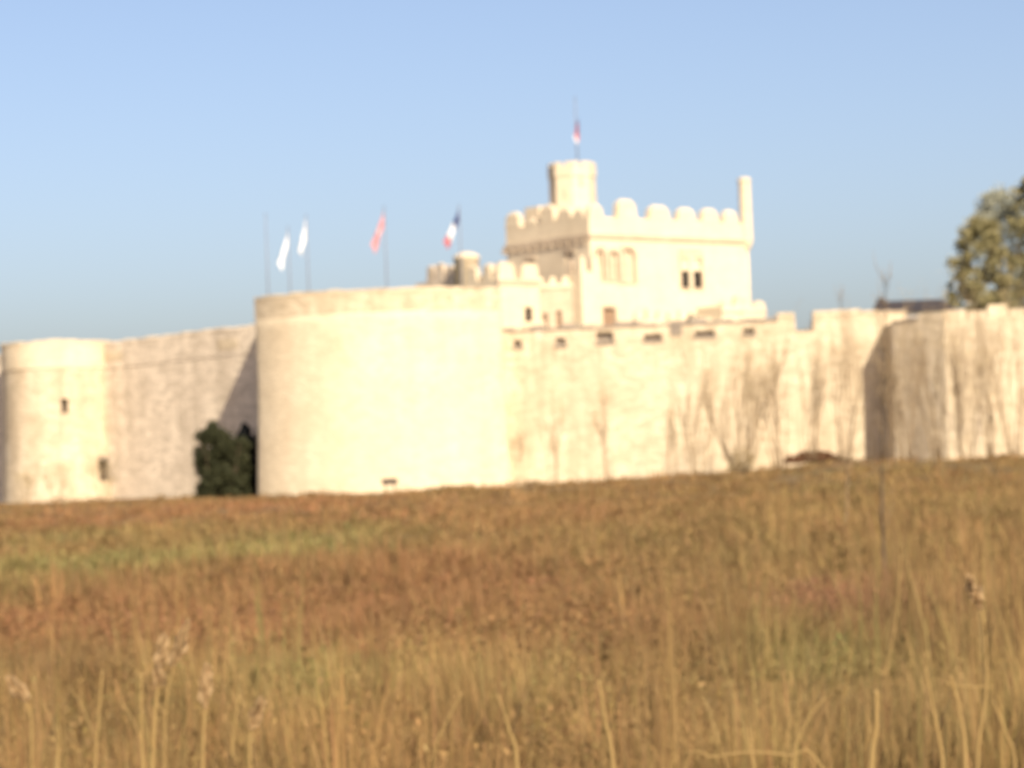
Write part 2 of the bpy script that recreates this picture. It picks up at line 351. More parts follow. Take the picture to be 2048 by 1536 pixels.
for a_, b_, zz_ in ((0, gap[0], zt_n), (gap[0], gap[1], zlow), (gap[1], L, zt_n)):
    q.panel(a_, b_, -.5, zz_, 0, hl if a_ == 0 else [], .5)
    q.face([(a_, 2.2, -.5), (a_, 2.2, zz_), (b_, 2.2, zz_), (b_, 2.2, -.5)]); q.face([(a_, 0, zz_), (b_, 0, zz_), (b_, 2.2, zz_), (a_, 2.2, zz_)])
for a_ in gap: q.face([(a_, 0, zlow), (a_, 2.2, zlow), (a_, 2.2, zt_n), (a_, 0, zt_n)])
q.face([(L, 0, -.5), (L, 2.2, -.5), (L, 2.2, zt_n), (L, 0, zt_n)])
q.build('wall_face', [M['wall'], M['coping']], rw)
coping(fr, xs_split, rz - .24, rw, M['coping'], 1.4, .1, .5, 1.5, .1, .5)
x = .3
while x < xs_split - 1:                                            # ragged facing stones of the parapet
    w_ = random.uniform(.5, 1.6); z_ = rz - random.uniform(.8, 1.35)
    if not any(h[0] - .1 < x + w_ and x < h[1] + .1 for h in hl): q = MB(fr); q.box(x, x + w_, -.05, .2, z_, rz - .26, 0, (.04, 0)); q.build('facing_stone', M['coping'] if random.random() < .55 else M['grey'], rw)
    x += w_ + random.uniform(.05, .7)
for a_, b_ in ((xs_split, gap[0]), (gap[1], L)):
    q = MB(fr); zz_ = rz + .06; q.box(a_, b_, -.003, 1.0, rz - .24, zz_); q.build('merlon', M['wall'], rw)
    f2 = (fr[0] + fr[1] * a_, fr[1], fr[2]); coping(f2, b_ - a_, zz_ + .002, rw, M['wall'], 1.05, .08, .8, 1.5, .12, .4)
for x0_, x1_, hh in ((ux(1040, 650), ux(1092, 650), .55), (ux(1286, 650), ux(1330, 650), .3), (ux(1380, 650), ux(1425, 650), .34), (ux(1480, 650), ux(1526, 650), .5)):
    q = MB(fr); q.box(x0_, x1_, .15, .9, rz - .05, rz - .05 + hh, 0, (.08, .08)); q.build('loose_block', M['tower'], rw)
for h in hl:
    q = MB(fr); q.box(h[0] - .15, h[1] + .15, -.1, .5, h[2] - .2, h[2] - .004); q.build('sill', M['coping'], rw)

# right bastion: left flank turned from the sun, front facet bright
P1 = at(1790, 780, 193.2); P2 = at(1894, 780, 189.9); P3 = (47.0, 188.4); btop = zat(1900, 628, 188.8)
rb = thing('bastion_tower', 'angular tower at the right edge casting a shadow on the rampart', 'tower', (38, 192, 0))
pl = [(P1.x, P1.y), (P2.x, P2.y), P3, (52, 192), (52, 199), (P1.x, 199)]
cb = (40, 194)
q = MB(); q.ring([loop(pl, z, cb, .02 * max(0, 1 - z / 7)) for z in (-.5, 2.5, 5, 8, btop - .3)], True, False, True, 0, False); q.build('wall', M['wall'], rb)
fr2, L2 = frame((P1.x, P1.y), (P2.x, P2.y)); q = MB(fr2); q.box(2.4, L2 - .1, .02, .8, btop - .3, btop + .3); q.build('merlon', M['wall'], rb)
coping(fr2, 2.4, btop - .297, rb, M['coping'], .9, .06, .6, 1.0)
fr3, L3 = frame((P2.x, P2.y), P3); x = .1
for wd, hh, mt in ((1.7, .35, 'wall'), (1.5, .22, 'wall'), (1.6, .62, 'tower'), (1.3, .25, 'wall'), (1.8, .5, 'tower'), (1.6, .3, 'wall'), (2, .5, 'wall')):
    q = MB(fr3); q.box(x, min(x + wd - .06, L3), .02, .9, btop - .3, btop + hh, 0, (.04, .03)); q.build('merlon', M[mt], rb); x += wd

# ------------------------------------------------------------------ the castle house
CA = at(1180, 500, 222); CA.z = 0; UV = R(40); U = Vector((math.cos(UV), math.sin(UV), 0)); V = Vector((-math.sin(UV), math.cos(UV), 0))
CF = (CA, U, V); CFL = (CA, V, -U)                                  # second frame: x runs along the left facade, y to its outside... (-U)
def uof(px, py):                                                    # where a pixel column meets the right facade
    d = at(px, py, 1) - Vector((0, 0, EYE)); t = (-CA.x * d.y + CA.y * d.x) ; den = (U.x * d.y - U.y * d.x)
    return (CA.y * d.x - CA.x * d.y) / den
def vof(px, py):
    d = at(px, py, 1) - Vector((0, 0, EYE)); return (CA.y * d.x - CA.x * d.y) / (V.x * d.y - V.y * d.x)
W_, D_ = uof(1497, 500), vof(1013, 500); SZ = 21.9; PZ = 23.55
ch = thing('castle_house', 'cream castle house with battlements, mullioned window and round keep', 'castle', (CA.x, CA.y, TZ))
def arch_pts(x0, x1, z0, z1, y, n=7, pointed=.0):
    """outline of an arched light: straight jambs and a round head"""
    r = (x1 - x0) / 2; zc = z1 - r * .9; xm = (x0 + x1) / 2
    return [(x0, y, z0), (x1, y, z0)] + [(xm + r * math.cos(t), y, zc + r * .9 * math.sin(t)) for t in np.linspace(0, math.pi, n)]
win = (uof(1362, 540), uof(1403, 540), 17.35, 20.6)
door = (1.0, 2.7, 11.7, 15.4)
aw = [(3.75, 5.35, 17.7, 20.9), (2.15, 3.3, 17.9, 20.6), (.6, 1.6, 17.9, 20.7)]
q = MB(CF); q.panel(0, W_, TZ - .3, PZ, 0, [win, door] + aw, .35, 1, False)
q.face([(W_, 0, TZ - .3), (W_, D_, TZ - .3), (W_, D_, PZ), (W_, 0, PZ)]); q.face([(0, D_, TZ - .3), (0, D_, PZ), (W_, D_, PZ), (W_, D_, TZ - .3)])
lf = [(7.6, 8.8, 18.4, 20.4), (2.2, 3.3, 18.4, 20.6)]
q2 = MB((CA, V, U)); q2.panel(0, D_, TZ - .3, PZ, 0, lf, .35, 1, False)
q.build('wall', M['castle'], ch, True); q2.build('side_wall', M['castle'], ch, True)
q = MB(CF); q.box(.5, W_ - .5, .5, D_ - .5, SZ - .2, SZ + .1); q.build('roof', M['roof_flat'], ch)
q = MB(CF); q.box(-.18, W_ + .18, -.18, -.001, SZ - .22, SZ + .12); q.box(-.18, -.001, 0, D_ + .18, SZ - .22, SZ + .12); q.build('string_course', M['trim'], ch)
q = MB(CF)                                                         # thickness of the parapet
q.box(.002, W_ - .002, .02, .55, SZ, PZ - .003); q.box(.02, .55, .56, D_ - .56, SZ, PZ - .003); q.box(.02, W_ - .02, D_ - .55, D_ - .02, SZ, PZ - .003); q.box(W_ - .55, W_ - .02, .56, D_ - .56, SZ, PZ - .003)
q.build('parapet', M['castle'], ch)
def merlon(fr_, x0, x1, y0, y1, z0, z1, parent, mat='castle', cap=.45, name='merlon'):
    q = MB(fr_); q.box(x0, x1, y0, y1, z0, z1 - cap, 0, (.16, .01)); 
    m_ = q.build(name, M[mat], parent)
    q = MB(fr_); q.box(x0 + .14, x1 - .14, y0 - .03, y1 + .03, z1 - cap + .002, z1, 0, (min(.5, (x1 - x0) * .3), (y1 - y0) * .3)); c_ = q.build('cap', M[mat], m_)
    c_.parent = m_; c_.matrix_parent_inverse = Matrix.Identity(4)
    return m_
for px, w_, top in ((1190, 2.0, 24.75), (1254, 2.4, 25.25), (1319, 2.6, 24.85), (1373, 2.3, 24.75), (1420, 2.2, 24.8), (1461, 2.0, 24.75)):
    c_ = uof(px, 430); merlon(CF, max(.02, c_ - w_ / 2), c_ + w_ / 2, -.02, .6, PZ, top, ch)
for px, w_, top in ((1024, 2.0, 25.0), (1060, 1.6, 24.2), (1093, 2.0, 25.2), (1128, 1.9, 24.7), (1156, 1.5, 24.5)):
    c_ = vof(px, 440); merlon((CA, V, U), c_ - w_ / 2, c_ + w_ / 2, -.02, .6, PZ, top, ch, 'castle')
# arcaded corbels below the side parapet
for j in range(11):
    q = MB((CA, V, U)); x_ = .5 + j * 1.1; q.box(x_, x_ + .5, -.2, -.002, SZ - .7, SZ - .225); q.build('corbel', M['trim'], ch)
q = MB((CA, V, U)); q.box(.2, D_, -.12, -.002, 17.7, 18.0); q.build('string_course', M['trim'], ch)
# corner bartizan turret
bc = CA + U * (W_ - .1) + V * .1
q = MB(); n_ = 20; RB = .6; zt_ = zat(1488, 358, bc.y)
q.ring([[(bc.x + r_ * math.cos(2 * math.pi * j / n_), bc.y + r_ * math.sin(2 * math.pi * j / n_), z_) for j in range(n_)] for r_, z_ in ((.12, SZ - 1.0), (.45, SZ - .5), (RB, SZ), (RB - .04, zt_ - .35), (RB + .02, zt_ - .33), (RB + .02, zt_ - .02), (RB - .12, zt_ + .1))], True, True, True, 0, False)
tq = q.build('corner_turret', M['castle'], ch)
# mullioned window: frame, mullion, transom, four lights
q = MB(CF); x0, x1, z0, z1 = win
for a_ in ((x0 - .2, x0, z0 - .2, z1 + .2), (x1, x1 + .2, z0 - .2, z1 + .2), (x0, x1, z1, z1 + .2), (x0, x1, z0 - .2, z0)): q.box(a_[0], a_[1], -.07, .3, a_[2], a_[3])
wn = q.build('mullioned_window', M['trim'], ch)
xm = (x0 + x1) / 2; zm = z0 + (z1 - z0) * .54
def sub(mb, name, mat, par):
    o = mb.build(name, mat); o.parent = par; o.matrix_parent_inverse = Matrix.Identity(4); return o
q = MB(CF); q.box(xm - .22, xm + .22, -.03, .28, z0, z1); sub(q, 'mullion', M['castle'], wn)
q = MB(CF); q.box(x0, xm - .221, -.02, .27, zm - .16, zm + .16); q.box(xm + .221, x1, -.02, .27, zm - .16, zm + .16); sub(q, 'transom', M['castle'], wn)
for (a_, b_) in ((x0, xm - .22), (xm + .22, x1)):
    q = MB(CF); q.box(a_, b_, .2, .24, z0, zm - .16); sub(q, 'pane', M['glass'], wn)
    q = MB(CF); q.box(a_, b_, .2, .24, zm + .16, z1); sub(q, 'pane', M['pale_pane'], wn)
    q = MB(CF); q.box(a_, b_, -.01, .12, z1 - .42, z1, 0); sub(q, 'tracery', M['castle'], wn)
# arched windows
for x0, x1, z0, z1 in aw:
    q = MB(CF); xm = (x0 + x1) / 2; r_ = (x1 - x0) / 2
    op = arch_pts(x0 + .08, x1 - .08, z0 + .05, z1 - .1, 0, 11); ip = arch_pts(x0 - .2, x1 + .2, z0 - .1, z1 + .22, 0, 11)
    q.ring([[(x, -.12, z) for x, y, z in ip], [(x, -.12, z) for x, y, z in op], [(x, .3, z) for x, y, z in op]], True, False, False, 0, False)
    q.ring([[(x, -.12, z) for x, y, z in ip], [(x, 0, z) for x, y, z in ip]], True, False, False, 0, False)
    aw_ = q.build('arched_window', M['trim'], ch)
    q = MB(CF); q.box(x0 + .01, x1 - .01, .24, .28, z0 + .01, z1 - .01); sub(q, 'pane', M['pale_pane'], aw_)
    q = MB(CF); q.box(xm - .07, xm + .07, .1, .23, z0, z1 - .2); sub(q, 'mullion', M['trim'], aw_)
for x0, x1, z0, z1 in lf:
    q = MB((CA, V, U)); q.box(x0, x1, .2, .24, z0, z1); sw = q.build('window', M['pale_pane'] if z0 > 15 else M['trim'], ch)
    q = MB((CA, V, U)); q.box(x0 - .15, x1 + .15, -.15, .1, z1, z1 + .25); sub(q, 'hood_mould', M['trim'], sw)
q = MB(CF); q.box(door[0], door[1], .25, .33, door[2], door[3]); dr = q.build('door', M['wood'], ch)
q = MB(CF); q.box(door[0] - .2, door[0], -.08, .2, door[2], door[3] + .2); q.box(door[1], door[1] + .2, -.08, .2, door[2], door[3] + .2); q.box(door[0], door[1], -.08, .2, door[3], door[3] + .2); sub(q, 'door_frame', M['trim'], dr)
# round keep on the roof
kc = at(1145, 380, 231.2); kz = zat(1145, 326, 229.5); KR = 2.2
kp = MB(); kp.ring([circ(kc, r_, z_, 8) for r_, z_ in ((KR, SZ), (KR - .04, kz - 1.2))], True, False, False, 0, False); kp.ring([circ(kc, r_, z_, 8) for r_, z_ in ((KR - .02, kz - 1.25), (KR + .05, kz - 1.2), (KR + .05, kz - .3), (KR - .35, kz - .3), (KR - .35, kz - .9))], True, False, True, 0, False)
kp_ = kp.build('keep_turret', M['castle'], ch)
for j in range(8):                                                 # two low merlons to each side of the octagon
    pa, pb_ = circ(kc, KR + .05, 0, 8)[j], circ(kc, KR + .05, 0, 8)[(j + 1) % 8]; kf, kl = frame(pa[:2], pb_[:2])
    for a_, b_ in ((.06, .62), (.98, 1.56)):
        q = MB(kf); q.box(a_, b_, .01, .36, kz - .298, kz + .12); sub(q, 'merlon', M['castle'], kp_)
for j, zc_ in ((0, zat(1150, 362, 229)), (7, zat(1120, 385, 229))):
    pa, pb_ = circ(kc, KR - .02, 0, 8)[j], circ(kc, KR - .02, 0, 8)[(j + 1) % 8]; kf, kl = frame(pa[:2], pb_[:2]); q = MB(kf); q.box(kl / 2 - .14, kl / 2 + .14, -.05, .1, zc_ - .5, zc_ + .5); sub(q, 'slit_window', M['trim'], kp_)
# stair block behind the side parapet, foot of the keep
q = MB(CF); q.box(.9, 4.0, 3.2, 9.4, SZ, 24.3); q.build('stair_block', M['trim'], ch)
q = MB(CF); q.box(1.2, 3.6, 8.2, 10.6, SZ, 25.4, 0, (.2, .2)); q.build('chimney_stack', M['castle'], ch)
# low crenellated buttress at the near corner, and the canted link to the gate tower
q = MB(CF); q.box(-2.0, .4, -.9, 1.2, TZ - .3, 18.5); pb = q.build('corner_buttress', M['castle'], ch)
for a_, b_ in ((-2.0, -1.3), (-.6, .2)):
    q = MB(CF); q.box(a_, b_, -.9, -.3, 18.502, 19.9, 0, (.1, .1)); sub(q, 'merlon', M['castle'], pb)
q = MB(CF); q.box(-2.0, -1.5, .3, 1.1, 18.502, 19.7, 0, (.1, .1)); sub(q, 'merlon', M['trim'], pb)
l0 = CA + U * -4.4 + V * 2.5; l1 = CA + U * -1.9 + V * .3; LF, LL = frame((l0.x, l0.y), (l1.x, l1.y)); lz = 17.2
lw_h = [(.55, .95, 12.2, 15.0), (1.75, 2.2, 12.2, 15.2)]
q = MB(LF); q.panel(0, LL, TZ - .3, lz, 0, lw_h, .3, 1, True); q.face([(0, 0, lz), (LL, 0, lz), (LL, 2.5, lz), (0, 2.5, lz)]); q.build('link_wall', [M['trim'], M['wood']], ch)
q = MB(LF); q.box(0, LL, -.1, .3, lz + .002, lz + .4); q.build('link_parapet', M['castle'], ch)
for k in range(3): q = MB(LF); q.box(.15 + k * 1.1, .75 + k * 1.1, -.1, .3, lz + .402, lz + 1.0, 0, (.05, .05)); q.build('merlon', M['castle'], ch)
# gate tower with its own battlement and tall dark doorway
PT = CA + U * -9.0 + V * 2.1; PF = (PT, U, V); zg = 18.0
gt = thing('gate_tower', 'low bright square tower with two merlons and a narrow dark doorway', 'tower', (PT.x, PT.y, TZ))
def gof(px, py): d = at(px, py, 1) - Vector((0, 0, EYE)); return (PT.y * d.x - PT.x * d.y) / (U.x * d.y - U.y * d.x)
hd = (gof(1050, 635), gof(1066, 635), TZ + .3, zat(1057, 614, 219.5))
q = MB(PF); q.panel(0, 4.7, TZ - .3, zg, 0, [hd], 2.2); q.face([(0, 4.6, TZ), (4.7, 4.6, TZ), (4.7, 4.6, zg), (0, 4.6, zg)]); q.face([(0, 0, TZ - .3), (0, 4.6, TZ - .3), (0, 4.6, zg), (0, 0, zg)]); q.face([(4.7, 0, TZ - .3), (4.7, 4.6, TZ - .3), (4.7, 4.6, zg), (4.7, 0, zg)]); q.face([(0, 0, zg), (4.7, 0, zg), (4.7, 4.6, zg), (0, 4.6, zg)])
q.build('wall', [M['castle'], M['dark']], gt)
q = MB(PF); q.box(hd[0] + .002, hd[1] - .002, .28, .36, hd[2] + .01, hd[3] - .002); q.build('door', M['darkwood'], gt)  # dark leaf added so the sunlit doorway still looks unlit inside
q = MB(PF); q.box(-.12, 4.82, -.12, -.002, zg - .45, zg - .1); q.build('string_course', M['trim'], gt)
for a_, b_ in ((.0, 1.95), (2.7, 4.7)): merlon(PF, a_, b_, 0, .5, zg + .002, 19.45, gt, 'castle', .12)
for a_, b_ in ((1.0, 2.2), (3.0, 4.5)): merlon((PT, V, U), a_, b_, 0.001, .5, zg + .002, 19.4, gt, 'castle', .25)
merlon(PF, 4.2, 4.7, 1.6, 3.2, zg + .002, 19.4, gt, 'castle', .25)
# west wing with round-topped turret
WO = CA + U * -8.0 + V * 5.0; WF = (WO, V, U); WL = 10.2; wz = 18.6
wg = thing('castle_wing', 'low tan battlemented wing left of the castle with a round topped turret', 'building', (WO.x, WO.y, TZ))
q = MB(WF); q.panel(0, WL, TZ - .3, wz, 0, [(.6, 1.4, 14, 16)], .4); q.box(0.001, WL, .42, 5.5, TZ - .3, wz - .003); q.build('wall', [M['grey'], M['trim']], wg)
q = MB(WF); q.box(0, WL + .1, -.16, -.002, wz - 1.1, wz - .8); q.build('string_course', M['trim'], wg)
def wof(px, py): d = at(px, py, 1) - Vector((0, 0, EYE)); return (WO.y * d.x - WO.x * d.y) / (V.x * d.y - V.y * d.x)
for px, w_, top in ((1000, 1.0, 19.6), (976, 1.2, 19.55), (898, 1.2, 19.9), (878, 1.3, 20.2), (860, 1.1, 20.1)):
    c_ = wof(px, 545); merlon(WF, c_ - w_ / 2, min(WL, c_ + w_ / 2), 0, .5, wz + .002, top, wg, 'grey', .2)
tc = at(934, 545, 222.3); tz_ = zat(934, 505, 221.5); RR_ = 1.12
q = MB(); q.ring([circ(tc, r_, z_, 28) for r_, z_ in ((RR_, TZ - .3), (RR_, tz_ - .55), (RR_ + .1, tz_ - .5), (RR_ + .08, tz_ - .3), (RR_ * .75, tz_ - .08), (RR_ * .35, tz_ + .08), (.05, tz_ + .12))], True, True, True, 0, True); q.build('turret', M['castle'], wg)
# annex in front of the right end
AO = CA + U * 10.4 + V * -5.8; AF = (AO, U, V); az = zat(1480, 612, 226)
ax = thing('crenellated_annex', 'low cream crenellated block at the right foot of the castle', 'building', (AO.x, AO.y, TZ))
q = MB(AF); q.box(0, 5.6, 0, 3.2, TZ - .3, az); q.build('wall', M['castle'], ax)
q = MB(AF); q.box(-.08, 5.68, -.08, -.002, az - .7, az - .45); q.build('string_course', M['trim'], ax)
for a_, b_, t_ in ((0, 1.0, .45), (1.7, 3.4, .95), (4.3, 5.6, .5)): merlon(AF, a_, b_, 0.001, .5, az + .002, az + t_, ax, 'tower', .18)
# terrace balustrade
BO = CA + U * 2.2 + V * -3.2; BF = (BO, U, V); bz = zat(1290, 640, 223)
bl = thing('terrace_wall', 'short cream notched wall on the terrace below the arched windows', 'wall', (BO.x, BO.y, TZ))
q = MB(BF); q.box(0, 6.6, 0, .4, TZ - .2, bz); q.build('wall', M['trim'], bl)
for j in range(5): q = MB(BF); q.box(.1 + j * 1.35, .9 + j * 1.35, 0.001, .4, bz + .002, bz + random.uniform(.6, 1.0), 0, (.06, .05)); q.build('merlon', M['castle'], bl)

# ------------------------------------------------------------------ flags
def flagpole(px_top, py_top, px_b, Y, name_label, z_base=TZ, r=.075, cat='flagpole'):
    t_ = at(px_top, py_top, Y); q = MB(); q.tube([(t_.x, Y, z_base), (t_.x, Y, z_base + (t_.z - z_base) * .6), (t_.x, Y, t_.z)], [r, r * .85, r * .6], 8)
    root = thing('flagpole', name_label, cat, (t_.x, Y, z_base), 'flagpoles of the castle'); q.build('pole', M['pole'], root)
    q = MB(); q.cyl((t_.x, Y), r * 1.3, t_.z, t_.z + .12, 8, r * .5); q.build('finial', M['pole'], root)
    return t_
def flag(top, hoist, drop, left, label, mats, stripe, seed, back=.3):
    q = MB(); nu, nv = 24, 12; r_ = random.Random(seed); ph = r_.random() * 6
    def P(i, j):
        u, v = i / nu, j / nv
        fold = (math.sin(v * 9 + u * 3 + ph) * .13 + math.sin(u * 8 + ph) * .06) * min(1, u * 4)
        return (top.x - .05 - left * u ** 1.1 + v * u * .35 + fold * .3, top.y - .1 + fold + back * u * .3, top.z - .2 - v * hoist * (1 - .45 * u) - drop * u)
    for i in range(nu):
        for j in range(nv): q.face([P(i, j), P(i + 1, j), P(i + 1, j + 1), P(i, j + 1)], stripe((i + .5) / nu, (j + .5) / nv), True)
    o = q.build('flag', [M[m] for m in mats]); return tag(o, label, 'flag', 'flags flying over the castle')
YP = 216.0
flagpole(531, 430, 0, YP, 'bare leftmost flagpole above the big round tower')
t = flagpole(576, 455, 0, YP + .6, 'flagpole carrying the lower of the two white flags'); flag(t, 1.2, 2.9, .95, 'white flag hanging lower, leftmost of the four on the rampart', ['f_white'], lambda u, v: 0, 1)
t = flagpole(612, 432, 0, YP, 'flagpole carrying the higher of the two white flags'); flag(t, 1.3, 2.7, .75, 'white flag hanging higher, second from the left', ['f_white'], lambda u, v: 0, 2)
t = flagpole(768, 415, 0, YP, 'flagpole carrying the limp red flag'); flag(t, 1.4, 3.0, 1.2, 'limp pale red flag above the middle of the round tower', ['f_pink', 'f_white'], lambda u, v: 1 if .44 < u < .52 else 0, 3)
t = flagpole(918, 412, 0, YP, 'flagpole carrying the blue white red flag'); flag(t, 1.1, 2.9, 1.4, 'drooping blue white and red striped flag beside the castle wing', ['f_blue', 'f_white', 'f_red'], lambda u, v: min(2, int(u * 2.7)), 4)
t = flagpole(1150, 196, 0, kc.y, 'tall flagpole on top of the round keep', kz - .9, .07); t2 = Vector((t.x + .28, t.y - .25, zat(1150, 232, kc.y)))
flag(t2, 1.2, 1.9, .5, 'limp blue red and white flag on the keep', ['f_blue', 'f_red', 'f_white'], lambda u, v: 0 if u < .2 else (1 if u < .85 else 2), 5)

# ------------------------------------------------------------------ house behind the rampart at the right
HY = 238.0; hx0, hx1 = at(1757, 610, HY).x, at(1912, 615, HY).x; rz_ = zat(1835, 600, HY + 3); ez = zat(1835, 622, HY)
hs = thing('roofed_house', 'house with dark slate roof behind the rampart at right', 'house', ((hx0 + hx1) / 2, HY, TZ))
q = MB(); q.box(hx0 + .4, hx1 - .3, HY, HY + 6, TZ - .2, ez); q.build('wall', M['render'], hs)
q = MB(); q.ring([[(hx0, HY - .4, ez), (hx1, HY - .4, ez), (hx1, HY + 6.4, ez), (hx0, HY + 6.4, ez)], [(hx0 + .3, HY + 3, rz_), (hx1 - .8, HY + 3, rz_), (hx1 - .8, HY + 3.1, rz_), (hx0 + .3, HY + 3.1, rz_)]], True, True, True, 0, False); rf = q.build('roof', M['slate'], hs)
q = MB(); q.box(hx0 + .4, hx0 + 1.1, HY + 2.6, HY + 3.4, rz_ - .6, rz_ + .3); sub(q, 'chimney', M['slate'], rf)
for j in range(3): x_ = hx0 + 1.3 + j * 2; q = MB(); q.box(x_, x_ + .8, HY - .03, HY + .1, TZ + 1, TZ + 2.2); q.build('window', M['glass'], hs)

# ------------------------------------------------------------------ plants
def leaves_mesh(name, pts, size, mat, parent, nrm=None):
    pts = np.asarray(pts); n = len(pts); a = rng.normal(size=(n, 3)) * (1 if nrm is None else .3) + (0 if nrm is None else np.array(nrm)); a /= np.linalg.norm(a, axis=1)[:, None]
    c_ = rng.normal(size=(n, 3)); b_ = np.cross(a, c_); b_ /= np.linalg.norm(b_, axis=1)[:, None]
    s = size * rng.uniform(.6, 1.4, (n, 1)); v = np.stack([pts - a * s, pts + b_ * s * .5, pts + a * s, pts - b_ * s * .5], 1).reshape(-1, 3)
    me = bpy.data.meshes.new(name); f = np.arange(n * 4).reshape(n, 4); me.from_pydata(v.tolist(), [], f.tolist()); me.materials.append(mat)
    o = bpy.data.objects.new(name, me); COL.objects.link(o)
    if parent: o.parent = parent; o.matrix_parent_inverse = Matrix.Translation(-parent.location)
    return o
def limb(mb, p, d, L, r, depth, tips, rnd, spread=.5, up=.15, n=3):
    pts = [Vector(p)]; d = Vector(d).normalized()
    for k in range(4):
        d = (d + Vector((rnd.uniform(-1, 1), rnd.uniform(-1, 1), rnd.uniform(-.5, .8))) * .14 + Vector((0, 0, up * .2))).normalized(); pts.append(pts[-1] + d * L / 4)
    mb.tube(pts, [r, r * .88, r * .76, r * .64, r * .5], 5 if depth < 2 else 4); tips.append(pts[-1]); 
    if depth <= 0: tips.append(pts[2]); return
    for k in range(n):
        q = pts[rnd.choice([2, 3, 4, 4])]; dd = (d + Vector((rnd.uniform(-1, 1), rnd.uniform(-1, 1), rnd.uniform(-.3, .9))) * spread).normalized()
        limb(mb, q, dd, L * rnd.uniform(.5, .8), r * .52, depth - 1, tips, rnd, spread, up, n)
def tree(name, label, base, h, rx, trunk_r, mat, seed, nleaf, size, group=None, clumps=60, low=.15):
    rnd = random.Random(seed); t = thing(name, label, 'tree', base, group); mb = MB(); tips = []
    B = Vector(base); trunk = [B + Vector((rnd.uniform(-.2, .2) * k, rnd.uniform(-.2, .2) * k, h * .14 * k)) for k in range(5)]
    mb.tube(trunk, [trunk_r, trunk_r * .85, trunk_r * .7, trunk_r * .55, trunk_r * .4], 8)
    for k in range(9):
        q = trunk[rnd.choice([1, 2, 3, 4])]; a = k * 2.4; limb(mb, q, (math.cos(a), math.sin(a), rnd.uniform(.3, 1.2)), rx * .6, trunk_r * .35, 2, tips, rnd, .7)
    mb.build('trunk', M['bark'], t)
    pts = []
    for k in range(clumps):                                          # clumps through the whole crown, smaller towards the outline
        th = rnd.uniform(0, 6.28); zz_ = rnd.uniform(low, 1.0); e = math.sin(min(1, max(.02, (zz_ - low) / (1 - low))) ** .8 * math.pi) ** .42
        rr = rx * e * math.sqrt(rnd.uniform(.1, 1)); c_ = np.array([base[0] + rr * math.cos(th), base[1] + rr * math.sin(th), base[2] + h * zz_]); s_ = rnd.uniform(.35, 1.0) * rx * .26
        m_ = int(nleaf / clumps * rnd.uniform(.5, 1.5)); g_ = rng.normal(size=(m_, 3)); g_ /= np.linalg.norm(g_, axis=1)[:, None]; pts.append(c_ + g_ * s_ * rng.uniform(.1, 1.25, (m_, 1)) * np.array([1, 1, .8]))
    leaves_mesh('crown', np.concatenate(pts), size, mat, t); return t
tx = at(1962, 560, 248).x; tree('leafy_tree', 'yellowish olive tree nearest the slate roof at right', (tx, 248, TZ), zat(1975, 440, 248) - TZ, 3.3, .3, M['leaf_olive'], 11, 11000, .2, 'trees behind the castle', 150, .05)
tx = at(1998, 480, 258).x; tree('leafy_tree', 'tall grey green tree behind the rampart at right', (tx, 258, TZ), zat(1990, 388, 258) - TZ, 4.6, .35, M['leaf_grey'], 12, 15000, .2, 'trees behind the castle', 220, .05)
tx = at(2075, 480, 252).x; tree('leafy_tree', 'darker tall tree cut by the right edge of the photo', (tx, 252, TZ), zat(2040, 345, 252) - TZ, 3.4, .35, M['leaf_olive'], 13, 10000, .2, 'trees behind the castle', 150, .05)

def bush(name, label, cx, cy, rx, ry, h, mat, seed, nleaf, size, boxy=.5, z0=None, peak=None, cat='bush', group=None):
    rnd = random.Random(seed); z0 = gz(cx, cy) if z0 is None else z0; t = thing(name, label, cat, (cx, cy, z0), group); mb = MB(); tips = []
    for k in range(5): a = k * 1.3; limb(mb, (cx + math.cos(a) * rx * .3, cy + math.sin(a) * ry * .3, z0), (math.cos(a) * .5, math.sin(a) * .5, 1), h * .55, .07 * h / 5, 1, tips, rnd)
    mb.build('stem', M['bark'], t); pts = []
    for k in range(190):
        u, v_, w_ = rnd.uniform(-1, 1), rnd.uniform(-1, 1), rnd.uniform(.02, 1)
        l = max(1e-3, math.sqrt(u * u + v_ * v_)); lim = 1 if boxy else math.sqrt(max(.05, 1 - w_ ** 2)); sc_ = min(1, lim / l) 
        zz_ = h * w_ * (.93 + .12 * math.sin(u * 4 + seed)); 
        if peak and abs(u - peak[0]) < .22 and w_ > .8: zz_ += peak[1]
        c_ = np.array([cx + u * sc_ * rx * .85, cy + v_ * sc_ * ry * .85, z0 + zz_ * .95]); m_ = nleaf // 190; g_ = rng.normal(size=(m_, 3)); g_ /= np.linalg.norm(g_, axis=1)[:, None]; pts.append(c_ + g_ * min(rx, h) * .22 * rng.uniform(.3, 1.1, (m_, 1)))
    pts = np.concatenate(pts); pts[:, 2] = np.maximum(pts[:, 2], z0 + .02); leaves_mesh('foliage', pts, size, mat, t); return t
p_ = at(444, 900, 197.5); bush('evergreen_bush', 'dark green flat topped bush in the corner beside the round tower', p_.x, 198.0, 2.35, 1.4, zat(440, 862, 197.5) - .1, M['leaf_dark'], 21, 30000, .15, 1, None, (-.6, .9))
p_ = at(497, 900, 199); bush('shadow_gap_bush', 'narrow bush blackened for the shadow gap against the round tower', p_.x, 200.0, 1.15, 1.2, zat(500, 852, 199.5) + .1, M['leaf_navy'], 22, 24000, .16, 1)  # near-black bush put where the shadow gap lies
p_ = at(1385, 636, 214); bush('terrace_shrub', 'small dark shrub on the terrace under the mullioned window', p_.x, 214.0, .85, .6, zat(1385, 628, 214) - TZ, M['leaf_dark'], 23, 2500, .09, 0, TZ)
